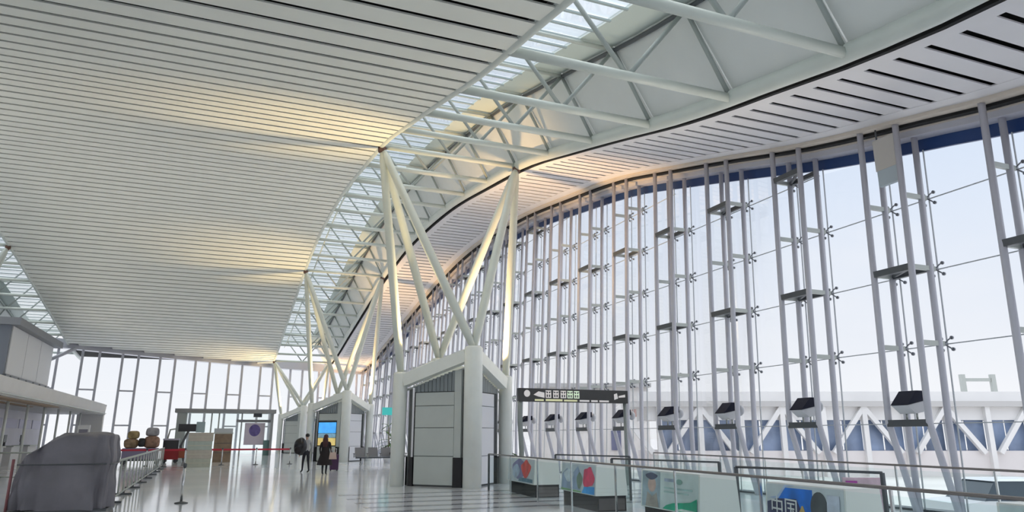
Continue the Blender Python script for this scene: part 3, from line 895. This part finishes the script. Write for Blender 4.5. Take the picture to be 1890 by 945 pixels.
lw = struct(empty('window_6'), 'glass wall beyond the check-in island far left')
for k in range(27):
    y0 = Y0 + 3.25 * k
    MB().bar((-30, y0, 0), (-30, y0, zr(y0) + .2), .12, .2, up=(0, 1, 0)).build('mullion', M_ftube, lw)
    y1 = y0 + 3.25
    for z0, z1 in ((0.05, 3.6), (3.65, 7.2), (7.25, 20)):
        za, zb = min(z1, zr(y0) + .1), min(z1, zr(y1) + .1)
        MB().hexa([(-30.01, y0 + .05, z0), (-29.99, y0 + .05, z0), (-29.99, y1 - .05, z0), (-30.01, y1 - .05, z0), (-30.01, y0 + .05, za), (-29.99, y0 + .05, za), (-29.99, y1 - .05, zb), (-30.01, y1 - .05, zb)]).build('pane', M_gl, lw)

# ------------------------------------------------------------------ metal barrier beside the covered machine
def barrier(p, q, label, h=1.02, gap=1.25, name='barrier'):
    r = tag(empty(name, (p[0], p[1], 0)), label, 'barrier')
    d = Vector((q[0] - p[0], q[1] - p[1], 0)); L = d.length; d.normalize()
    MB().tube([(0, 0, h), d * L + Vector((0, 0, h))], .035, 10).build('top_rail', M_brk, r, True)
    MB().tube([(0, 0, .12), d * L + Vector((0, 0, .12))], .025, 8).build('bottom_rail', M_brk, r, True)
    n = int(L / gap)
    me = MB().tube([(0, 0, .12), (0, 0, h)], .024, 6).mesh('baluster', M_brk, True)
    for k in range(n + 1):
        link('baluster', me, r, d * (L * k / n))
    ft = MB().box(-.22, .22, -.05, .05, 0, .05).box(-.03, .03, -.03, .03, .05, .14).mesh('foot', M_bar)
    m = max(1, int(L / 2.6))
    for k in range(m + 1):
        link('foot', ft, r, d * (L * k / m))
    return r
barrier((-2.32, 21.3), (-2.62, 44.6), 'long metal barrier with upright bars beside the covered machine')
barrier((-9.2, 34.0), (-4.9, 33.0), 'metal barrier with upright bars left of the covered machine')

# ------------------------------------------------------------------ covered machine
M_tarp = mat('grey_tarpaulin', (0.21, 0.20, 0.23), 0.5, noise=.15, nscale=1.5, bump=1.0, bscale=3.5)
r = tag(empty('covered_machine', (-3.12, 19.9, 0)), 'bulky machine under a draped grey tarpaulin at lower left', 'covered machine')
NU, NV = 72, 30
bb = MB()
rr = random.Random(3)
phs = [rr.uniform(0, 6.28) for _ in range(8)]
for j in range(NV + 1):
    t = j / NV
    if t < 0.72: zz, sc = 0.05 + 1.55 * t / .72, 1.0 - .05 * t
    else:
        a = (t - .72) / .28
        zz, sc = 1.60 + .12 * math.sin(a * math.pi / 2), (0.964) * (1 - a ** 2.2) ** .75 if a < 1 else 0
    for i in range(NU):
        f = 2 * math.pi * i / NU
        c, s_ = math.cos(f), math.sin(f)
        e_ = 0.34
        x = math.copysign(abs(c) ** e_, c) * .93 * sc
        y = math.copysign(abs(s_) ** e_, s_) * .75 * sc
        z = zz
        # shoulder that drops on the left
        if x < -.15: z -= max(0, (z - .75)) * min(1, (-x - .15) / .8) ** 1.2 * .62
        z += .06 * x * t
        fold = (math.sin(9 * f + phs[0] + 3 * t) + .6 * math.sin(17 * f + phs[1] - 4 * t) + .5 * math.sin(5 * f + 6 * t + phs[2]))
        amp = .06 * (1.25 - t) if t < .72 else .02
        nx, ny = c, s_
        if t < .8:
            dg = math.sin(8.5 * (x * .75 - z * .8) + phs[4]) + .6 * math.sin(15 * (x * .6 + z * .7) + phs[5]) * (1 if x > 0 else .3)
            y += ny * .05 * dg * (1 - .5 * t); x += nx * .02 * dg
            if s_ < 0: y += .16 * math.exp(-((x + .25 + .5 * (z - .6)) / .16) ** 2) * min(1, t * 3)
        bb.v.append((x + nx * fold * amp, y + ny * fold * amp, max(.02, z + .018 * math.sin(7 * x + 5 * y + phs[3]))))
for j in range(NV):
    for i in range(NU):
        bb.f.append((j*NU + i, j*NU + (i+1) % NU, (j+1)*NU + (i+1) % NU, (j+1)*NU + i))
bb.build('tarpaulin', M_tarp, r, True)
st = MB()
pts = []
for i in range(49):
    f = 2 * math.pi * i / 48; c, s_ = math.cos(f), math.sin(f)
    pts.append((math.copysign(abs(c) ** .34, c) * .965, math.copysign(abs(s_) ** .34, s_) * .785, 1.03))
st.tube(pts, .016, 6, cap=False)
st.build('strap', M_bar, r, True)
MB().tube([(-1.02, -.6, 0), (-1.02, -.6, 1.15)], .03, 8).build('side_post', mat('worn_red', (.30, .12, .13), .5), r, True)
MB().box(-1.0, .95, -.78, .78, .0, .05).build('skid', M_bar, r)

# ------------------------------------------------------------------ queue belts and stanchions
def stanchion(x, y, label, h=.98):
    r = tag(empty('stanchion', (x, y, 0)), label, 'stanchion', 'queue stanchions')
    MB().lathe([(.16, 0), (.16, .02), (.04, .05)], (0, 0, 0), 16).build('base', M_bar, r, True)
    MB().tube([(0, 0, .04), (0, 0, h - .08)], .03, 10).build('pole', M_chrome, r, True)
    MB().lathe([(.04, h - .10), (.045, h - .02), (.02, h)], (0, 0, 0), 12).build('head', M_bar, r, True)
    return r
stanchion(-.68, 20.6, 'lone slim stanchion on the open floor right of the barrier')
def belt(p, q, z, label):
    o = MB().bar((p[0], p[1], z), (q[0], q[1], z), .012, .10).build('queue_belt', M_red)
    tag(o, label, 'belt', 'red queue belts')
    return o
xs = [-7.6, -5.6, -3.6, -1.6, .4, 2.3, 4.25]
for k, x in enumerate(xs):
    stanchion(x, 46.4, 'dark-headed stanchion holding the red belt, %s from the left' % ORD[k])
for k in range(len(xs) - 1):
    belt((xs[k] + .048, 46.4), (xs[k+1] - .048, 46.4), .88, 'red queue belt span, %s from the left' % ORD[k])
for k, (x, y) in enumerate(((-8.8, 31.5), (-8.2, 31.7))):
    stanchion(x, y, 'stanchion with a dark head by the canopy, %s from the left' % ORD[k], 1.3)

# ------------------------------------------------------------------ far left-centre: cart, cartons, cabinet, stands
r = tag(empty('cleaning_cart', (-2.6, 51.5, 0)), 'black and red cleaning cart behind the belt line', 'cart')
MB().box(-.55, .45, -.5, .5, .22, .85).build('red_body', mat('cart_red', (.28, .01, .015), .4), r)
MB().box(-.5, .4, -.45, .45, .85, 1.4).build('black_tank', M_black, r)
MB().box(-.52, .42, -.47, .47, 1.4, 1.5).build('lid', mat('lilac_lid', (.5, .46, .55), .4), r)
MB().box(.45, .85, -.35, .35, .3, .9).build('side_bin', mat('rust_bin', (.36, .10, .05), .5), r)
MB().tube([(-.3, 0, 1.5), (-.2, 0, 2.05), (.1, 0, 2.1)], .05, 8).build('handle', M_brk, r, True)
for wx in (-.35, .3):
    for wy in (-.4, .4):
        MB().tube([(wx, wy - .05, .13), (wx, wy + .05, .13)], .13, 12).build('wheel', M_black, r)
for k in range(4):
    o = MB().box(-.64 + .02 * (k % 2), .64 - .03 * ((k + 1) % 2), -.45, .45, .0, .455).build('body', mat('carton_%d' % k, [(.50, .52, .44), (.52, .48, .42), (.46, .52, .47), (.55, .50, .43)][k], .7, noise=.06))
    c = tag(empty('carton', (-.80, 44.0, .46 * k)), 'pale beige carton, %s from the bottom of the stack' % ORD[k], 'carton', 'stack of pale cartons')
    o.parent = c
    MB().box(-.63, .60, -.456, -.45, .21, .25).build('tape', mat('tape', (.58, .56, .46), .4), c)
r = tag(empty('wooden_cabinet', (.42, 52.0, 0)), 'brown wooden cabinet with a grey tray right of the cartons', 'cabinet')
MB().box(-.55, .55, -.4, .4, 0, 1.8).build('body', mat('brown_wood', (.26, .19, .13), .5, noise=.2, nscale=3), r)
MB().box(-.62, .58, -.45, .45, 1.8, 1.88).build('top', M_brk, r)
MB().box(-.6, .55, -.4, .4, 1.88, 2.15).build('tray', mat('tray_grey', (.55, .58, .60), .4), r)
for z in (.6, 1.2):
    MB().box(-.5, .5, -.415, -.4, z - .015, z + .015).build('drawer_gap', M_bar, r)
r = tag(empty('monitor_stand', (-1.9, 54.0, 0)), 'dark screen on a slanted stand behind the cartons', 'monitor')
MB().box(-.55, .55, -.08, .08, 1.95, 2.45).build('screen', M_black, r)
MB().tube([(0, 0, 0), (-.3, 0, 1.0), (.1, 0, 2.0)], .08, 8).build('stand', M_bar, r, True)
MB().box(.55, 1.1, -.05, .05, 1.9, 2.6).build('side_panel', mat('pale_teal', (.42, .55, .58), .4), r)
r = tag(empty('information_stand', (-7.5, 50.5, 0)), 'white upright stand with a grey screen right of the island', 'stand')
MB().box(-.32, .32, -.12, .12, 0, 2.3).build('body', M_white, r)
MB().box(-.24, .24, -.135, -.12, 1.35, 2.05).build('screen', mat('grey_screen', (.30, .29, .36), .3), r)
MB().box(-.22, .22, -.135, -.12, .55, .95).build('purple_label', mat('purple_print', (.28, .10, .32), .4), r)
r = tag(empty('luggage_trolley', (-4.1, 49.0, 0)), 'trolley heaped with tan and grey bundles behind the barrier', 'trolley')
MB().box(-1.1, 1.1, -.5, .5, .22, .32).build('platform', M_bar, r)
for wx in (-.9, .9):
    for wy in (-.4, .4):
        MB().tube([(wx, wy - .05, .12), (wx, wy + .05, .12)], .12, 12).build('wheel', M_black, r)
MB().box(-1.0, .9, -.45, .45, .32, .95).build('crate', mat('violet_crate', (.25, .22, .34), .5), r)
def sack(c, d, m, nm, seed):
    rr = random.Random(seed); bb = MB(); n, mm = 20, 10
    for a in range(mm + 1):
        th = math.pi * a / mm
        for k in range(n):
            f = 2 * math.pi * k / n
            q = [math.sin(th) * math.cos(f), math.sin(th) * math.sin(f), -math.cos(th)]
            q = [math.copysign(abs(v) ** .55, v) for v in q]
            w = 1 + .05 * math.sin(4 * f + seed + 3 * th)
            bb.v.append((c[0] + d[0] * q[0] * w, c[1] + d[1] * q[1] * w, c[2] + d[2] * q[2]))
    for a in range(mm):
        for k in range(n): bb.f.append((a*n + k, a*n + (k+1) % n, (a+1)*n + (k+1) % n, (a+1)*n + k))
    bb.build(nm, m, r, True)
sack((-.60, 0, 1.22), (.38, .40, .28), mat('tan_bundle', (.34, .24, .15), .8, noise=.4, nscale=4), 'tan_bundle', 1)
sack((-.52, 0, 1.72), (.30, .34, .24), mat('ochre_bundle', (.38, .29, .14), .8, noise=.4, nscale=4), 'ochre_bundle', 2)
sack((.50, 0, 1.30), (.42, .40, .36), mat('brown_bundle', (.30, .18, .13), .8, noise=.3), 'brown_bundle', 3)
sack((.48, .05, 1.90), (.36, .36, .26), mat('grey_bundle', (.36, .35, .38), .7, noise=.3, nscale=3), 'grey_bundle', 4)
sack((-.02, -.3, 1.28), (.18, .16, .26), M_black, 'dark_bag', 5)

# ------------------------------------------------------------------ entrance portal before the far wall
r = tag(empty('entrance_portal', (0, 69.0, 0)), 'grey framed glass entrance porch before the far glass wall', 'porch')
MB().box(-3.5, 4.75, -1.2, 1.2, 3.62, 3.95).build('roof_beam', mat('portal_grey', (.34, .34, .34), .5), r)
MB().box(-3.3, -2.55, -1.0, 1.0, 0, 3.62).build('pillar', mat('portal_pillar', (.42, .45, .43), .5), r)
MB().box(4.38, 4.58, -1.0, 1.0, 0, 3.62).build('pillar', mat('portal_grey', (.34, .34, .34), .5), r)
for x in (-.55, .05, 1.95):
    MB().box(x - .06, x + .06, -.06, .06, 0, 3.62).build('mullion', M_brk, r)
for (x0, x1) in ((-2.55, -.61), (-.49, -.01), (.11, 1.89), (2.01, 4.38)):
    MB().box(x0, x1, -.02, .02, .05, 3.62).build('pane', M_glt, r)
MB().box(1.5, 4.38, -.14, .14, 2.85, 3.08).build('lintel', mat('portal_grey', (.34, .34, .34), .5), r)
MB().box(2.25, 3.95, -.20, -.12, .9, 2.80).build('poster', mat('pale_poster', (.74, .66, .74), .4), r)
MB().prism(ell(3.1, 2.15, .48, .52), 1, -.215, -.20).build('purple_emblem', mat('emblem_purple', (.16, .12, .34), .4, noise=.3, nscale=3), r, fix=True)
MB().box(2.9, 3.6, -.5, .1, 3.30, 3.62).build('projector', M_bar, r)
MB().box(3.9, 4.4, -.6, -.2, 0, 1.3).build('teal_bin', mat('teal_bin', (.16, .28, .27), .5), r)

# ------------------------------------------------------------------ seats, bag, plants
def seat_row(x, y, label):
    r = tag(empty('seat_row', (x, y, 0)), label, 'seats')
    MB().box(-1.5, 1.5, -.04, .04, .34, .40).build('beam', M_bar, r)
    for k in range(4):
        sx = -1.2 + .8 * k
        MB().box(sx - .3, sx + .3, -.28, .26, .41, .45).build('seat', M_cast, r)
        MB().hexa([(sx - .3, .22, .45), (sx + .3, .22, .45), (sx + .3, .26, .45), (sx - .3, .26, .45), (sx - .3, .40, .98), (sx + .3, .40, .98), (sx + .3, .44, .98), (sx - .3, .44, .98)]).build('backrest', M_cast, r)
    for k in range(5):
        MB().box(-1.62 + .8 * k, -1.58 + .8 * k, -.22, .22, .60, .64).box(-1.62 + .8 * k, -1.58 + .8 * k, -.02, .02, .4, .6).build('armrest', M_bar, r)
    for sx in (-1.1, 1.1):
        MB().box(sx - .04, sx + .04, -.04, .04, .05, .34).box(sx - .05, sx + .05, -.3, .3, 0, .05).build('leg', M_chrome, r)
    return r
seat_row(9.4, 44.6, 'row of grey metal seats left of the nearest kiosk')
r = tag(empty('travel_bag', (10.2, 44.5, .45)), 'dark soft travel bag on the grey seat row', 'bag')
MB().blob((0, -.04, .19), (.27, .17, .18), 14, 8, .06, 5).build('bag_body', M_black, r, True)
MB().tube([(-.2, 0, .35), (-.1, 0, .5), (.1, 0, .5), (.2, 0, .35)], .02, 6).build('handle', M_bar, r, True)
M_leaf = mat('leaf_green', (.07, .19, .04), .5, noise=.4, nscale=6)
M_pot = mat('white_pot', (.72, .72, .74), .35)
def plant(x, y, h, spread, n, label, pot=.4, seed=1):
    r = tag(empty('potted_plant', (x, y, 0)), label, 'plant')
    MB().lathe([(pot * .6, 0), (pot * .8, pot * 1.2), (pot * .7, pot * 1.2)], (0, 0, 0), 16).build('pot', M_pot, r, True)
    rr = random.Random(seed)
    MB().tube([(0, 0, pot), (.04, 0, h * .5), (0, .03, h * .9)], [.04, .035, .02], 8).build('stem', mat('bark', (.20, .14, .08), .8), r, True)
    for k in range(n):
        a = rr.uniform(0, 6.28); z0 = h * rr.uniform(.30, .95); l = spread * rr.uniform(.6, 1.1); el = rr.uniform(-.1, .9); w = l * .30
        d = Vector((math.cos(a) * math.cos(el), math.sin(a) * math.cos(el), math.sin(el))); sd = Vector((-math.sin(a), math.cos(a), 0))
        p = Vector((0, 0, z0)); bb = MB(); prev = None
        rows = []
        for t, ww in ((0, .1), (.3, .8), (.6, 1.0), (.85, .6), (1, .05)):
            c = p + d * l * t + Vector((0, 0, -.45 * l * t * t))
            rows.append((c - sd * w * ww / 2, c + Vector((0, 0, -.02)), c + sd * w * ww / 2))
        for q in rows: bb.v += [tuple(v) for v in q]
        for q in range(len(rows) - 1):
            bb.f += [(3*q, 3*q+1, 3*q+4, 3*q+3), (3*q+1, 3*q+2, 3*q+5, 3*q+4)]
        bb.build('leaf', M_leaf, r, True)
    return r
plant(10.35, 46.8, 2.5, .75, 26, 'tall potted plant with broad leaves beside the grey seats', seed=4)
plant(11.05, 27.5, 1.5, .6, 22, 'leafy green potted plant between the nearest kiosk and the sign', seed=9)

# ------------------------------------------------------------------ people
def skin_body(name, verts, edges, radii, m, parent, root=0, sub=1):
    me = bpy.data.meshes.new(name)
    me.from_pydata(verts, edges, [])
    o = bpy.data.objects.new(name, me)
    COL.objects.link(o)
    md = o.modifiers.new('skin', 'SKIN')
    md.use_smooth_shade = True
    sk = me.skin_vertices[0].data
    for i, q in enumerate(radii):
        sk[i].radius = q if isinstance(q, tuple) else (q, q)
        sk[i].use_root = (i == root)
    s2 = o.modifiers.new('sub', 'SUBSURF'); s2.levels = sub; s2.render_levels = sub
    dg = bpy.context.evaluated_depsgraph_get()
    m2 = bpy.data.meshes.new_from_object(o.evaluated_get(dg))
    m2.name = name
    m2.materials.clear(); m2.materials.append(m)
    bpy.data.objects.remove(o)
    return link(name, m2, parent)
M_skin = mat('skin', (.55, .36, .27), .5)
def person(x, y, rz, label, h, top, bottom, shoes, stride=.16, armbend=.1):
    r = tag(empty('person', (x, y, 0), rz), label, 'person')
    k = h / 1.75
    V = []; E_ = []; R = []
    def add(p, rad, link_to=None):
        V.append((p[0] * k, p[1] * k, p[2] * k)); R.append((rad[0] * k, rad[1] * k) if isinstance(rad, tuple) else rad * k)
        if link_to is not None: E_.append((link_to, len(V) - 1))
        return len(V) - 1
    pel = add((0, 0, .95), (.15, .115))
    ab = add((0, .0, 1.12), (.135, .105), pel)
    ch = add((0, .0, 1.32), (.165, .12), ab)
    nk0 = add((0, .01, 1.46), (.075, .07), ch)
    nk = add((0, .0, 1.53), .052, nk0)
    hd = add((0, -.015, 1.60), (.075, .085), nk)
    hd2 = add((0, -.015, 1.68), (.078, .095), hd)
    add((0, -.01, 1.735), (.05, .06), hd2)
    for s in (-1, 1):
        sh = add((s * .185, .0, 1.42), .062, ch)
        el = add((s * .245, .03, 1.14), .045, sh)
        wr = add((s * .255, -.06 - armbend, .90), .033, el)
        ha = add((s * .25, -.09 - armbend, .82), (.022, .042), wr)
        for f, (dy, ln) in enumerate(((-.03, .07), (-.01, .085), (.01, .08), (.03, .06))):
            a = add((s * .25, -.10 - armbend + dy, .77), .0105, ha)
            add((s * .243, -.105 - armbend + dy, .77 - ln), .009, a)
        a = add((s * .235, -.135 - armbend, .80), .012, ha)
        add((s * .225, -.15 - armbend, .75), .010, a)
        hp = add((s * .095, 0, .88), .095, pel)
        kn = add((s * .10, -.02 - s * stride * .5, .49), .062, hp)
        an = add((s * .10, .03 - s * stride, .09), .04, kn)
        ft = add((s * .10, -.06 - s * stride, .045), (.04, .038), an)
        add((s * .10, -.15 - s * stride, .03), (.04, .025), ft)
    bo = skin_body('body', V, E_, R, M_skin, r, 0, 1)
    # give cloth, shoe and hair colours by height on the one continuous body
    me = bo.data
    for m in (top, bottom, shoes): me.materials.append(m)
    for p in me.polygons:
        z = p.center.z / k
        ax = abs(p.center.x / k)
        if z < .085: p.material_index = 3
        elif z < .97 and ax < .215: p.material_index = 2
        elif z < 1.50 and not (z < .885): p.material_index = 1
    # face
    fz = 1.65 * k; fy = -.115 * k
    MB().blob((0, fy + .005, fz - .012), (.014 * k, .022 * k, .025 * k), 8, 6).build('nose', M_skin, r, True)
    for s in (-1, 1):
        MB().blob((s * .032 * k, fy + .016, fz + .015 * k), (.012 * k, .012 * k, .008 * k), 8, 6).build('eye', M_black, r, True)
        MB().blob((s * .084 * k, -.005, fz), (.012 * k, .022 * k, .032 * k), 8, 6).build('ear', M_skin, r, True)
    MB().blob((0, fy + .018, fz - .052 * k), (.026 * k, .012 * k, .007 * k), 8, 6).build('mouth', mat('lips', (.45, .18, .16), .5), r, True)
    return r, k
M_coat = mat('black_coat', (.016, .011, .013), .8)
M_trs = mat('dark_trousers', (.014, .015, .022), .8)
M_shoe = mat('dark_shoes', (.012, .012, .012), .4)
M_hairr = mat('dark_red_hair', (.05, .012, .014), .6)
r, k = person(4.55, 33.3, math.radians(160), 'person in a long black coat carrying a pale handbag', 1.70, M_coat, M_trs, M_shoe, .10)
cp = MB().lathe([(.165, 1.45), (.185, 1.30), (.17, 1.10), (.21, .90), (.27, .70), (.34, .45), (.335, .42), (.20, .60)], (0, 0, 0), 24)
cp.v = [(v[0] * k * 1.05, v[1] * k * .78, v[2] * k) for v in cp.v]
cp.build('long_coat', M_coat, r, True)
MB().blob((0, .03 * k, 1.68 * k), (.105 * k, .115 * k, .11 * k), 14, 10, .03, 3).build('hair', M_hairr, r, True)
hb = MB().lathe([(.10, 1.22), (.13, 1.38), (.12, 1.55), (.08, 1.70)], (0, 0, 0), 14)
hb.v = [(v[0] * k, v[1] * k * .5 + .10 * k, v[2] * k) for v in hb.v]
hb.build('long_hair', M_hairr, r, True)
hg = tag(empty('handbag', (4.86, 33.15, 0)), 'pale beige handbag hanging at the side of the black coat', 'handbag')
MB().hexa([(-.17, -.08, .66), (.17, -.08, .66), (.17, .08, .66), (-.17, .08, .66), (-.13, -.05, .95), (.13, -.05, .95), (.13, .05, .95), (-.13, .05, .95)]).build('bag_body', mat('beige_leather', (.55, .42, .36), .5), hg)
MB().tube([(-.09, 0, .95), (-.08, 0, 1.10), (.08, 0, 1.10), (.09, 0, .95)], .012, 6).build('handle', mat('beige_leather', (.55, .42, .36), .5), hg, True)
r, k = person(4.0, 35.7, math.radians(200), 'person in a grey top and dark trousers with a large black backpack', 1.74, mat('grey_top', (.36, .37, .38), .8), M_trs, M_shoe, .14)
MB().blob((0, .02 * k, 1.70 * k), (.098 * k, .108 * k, .085 * k), 14, 10, .03, 6).build('hair', mat('black_hair', (.01, .01, .01), .5), r, True)
bpk = tag(empty('backpack', (3.70, 35.55, 0)), 'large black backpack on the back of the grey-topped walker', 'backpack')
MB().blob((0, 0, 1.18), (.30, .24, .40), 16, 12, .05, 8).build('main_bag', M_black, bpk, True)
MB().blob((-.12, -.12, 1.02), (.17, .12, .18), 12, 8, .04, 9).build('front_pocket', M_coat, bpk, True)
MB().tube([(.05, .1, 1.5), (.22, .1, 1.45), (.24, .1, 1.0)], .025, 6).build('strap', M_bar, bpk, True)
sc = tag(empty('suitcase', (5.45, 36.6, 0)), 'dark purple upright suitcase right of the black coat', 'suitcase')
MB().box(-.20, .20, -.13, .13, .06, .78).build('shell', mat('purple_shell', (.06, .02, .07), .4), sc)
for q in (-.10, -.03, .04, .11):
    MB().box(q - .012, q + .012, -.14, -.13, .1, .74).build('rib', mat('purple_shell', (.06, .02, .07), .4), sc)
MB().tube([(-.10, .08, .78), (-.10, .08, 1.05), (.10, .08, 1.05), (.10, .08, .78)], .012, 6).build('handle', M_chrome, sc, True)
for wx in (-.15, .15):
    for wy in (-.09, .09):
        MB().tube([(wx - .015, wy, .03), (wx + .015, wy, .03)], .03, 8).build('wheel', M_black, sc)
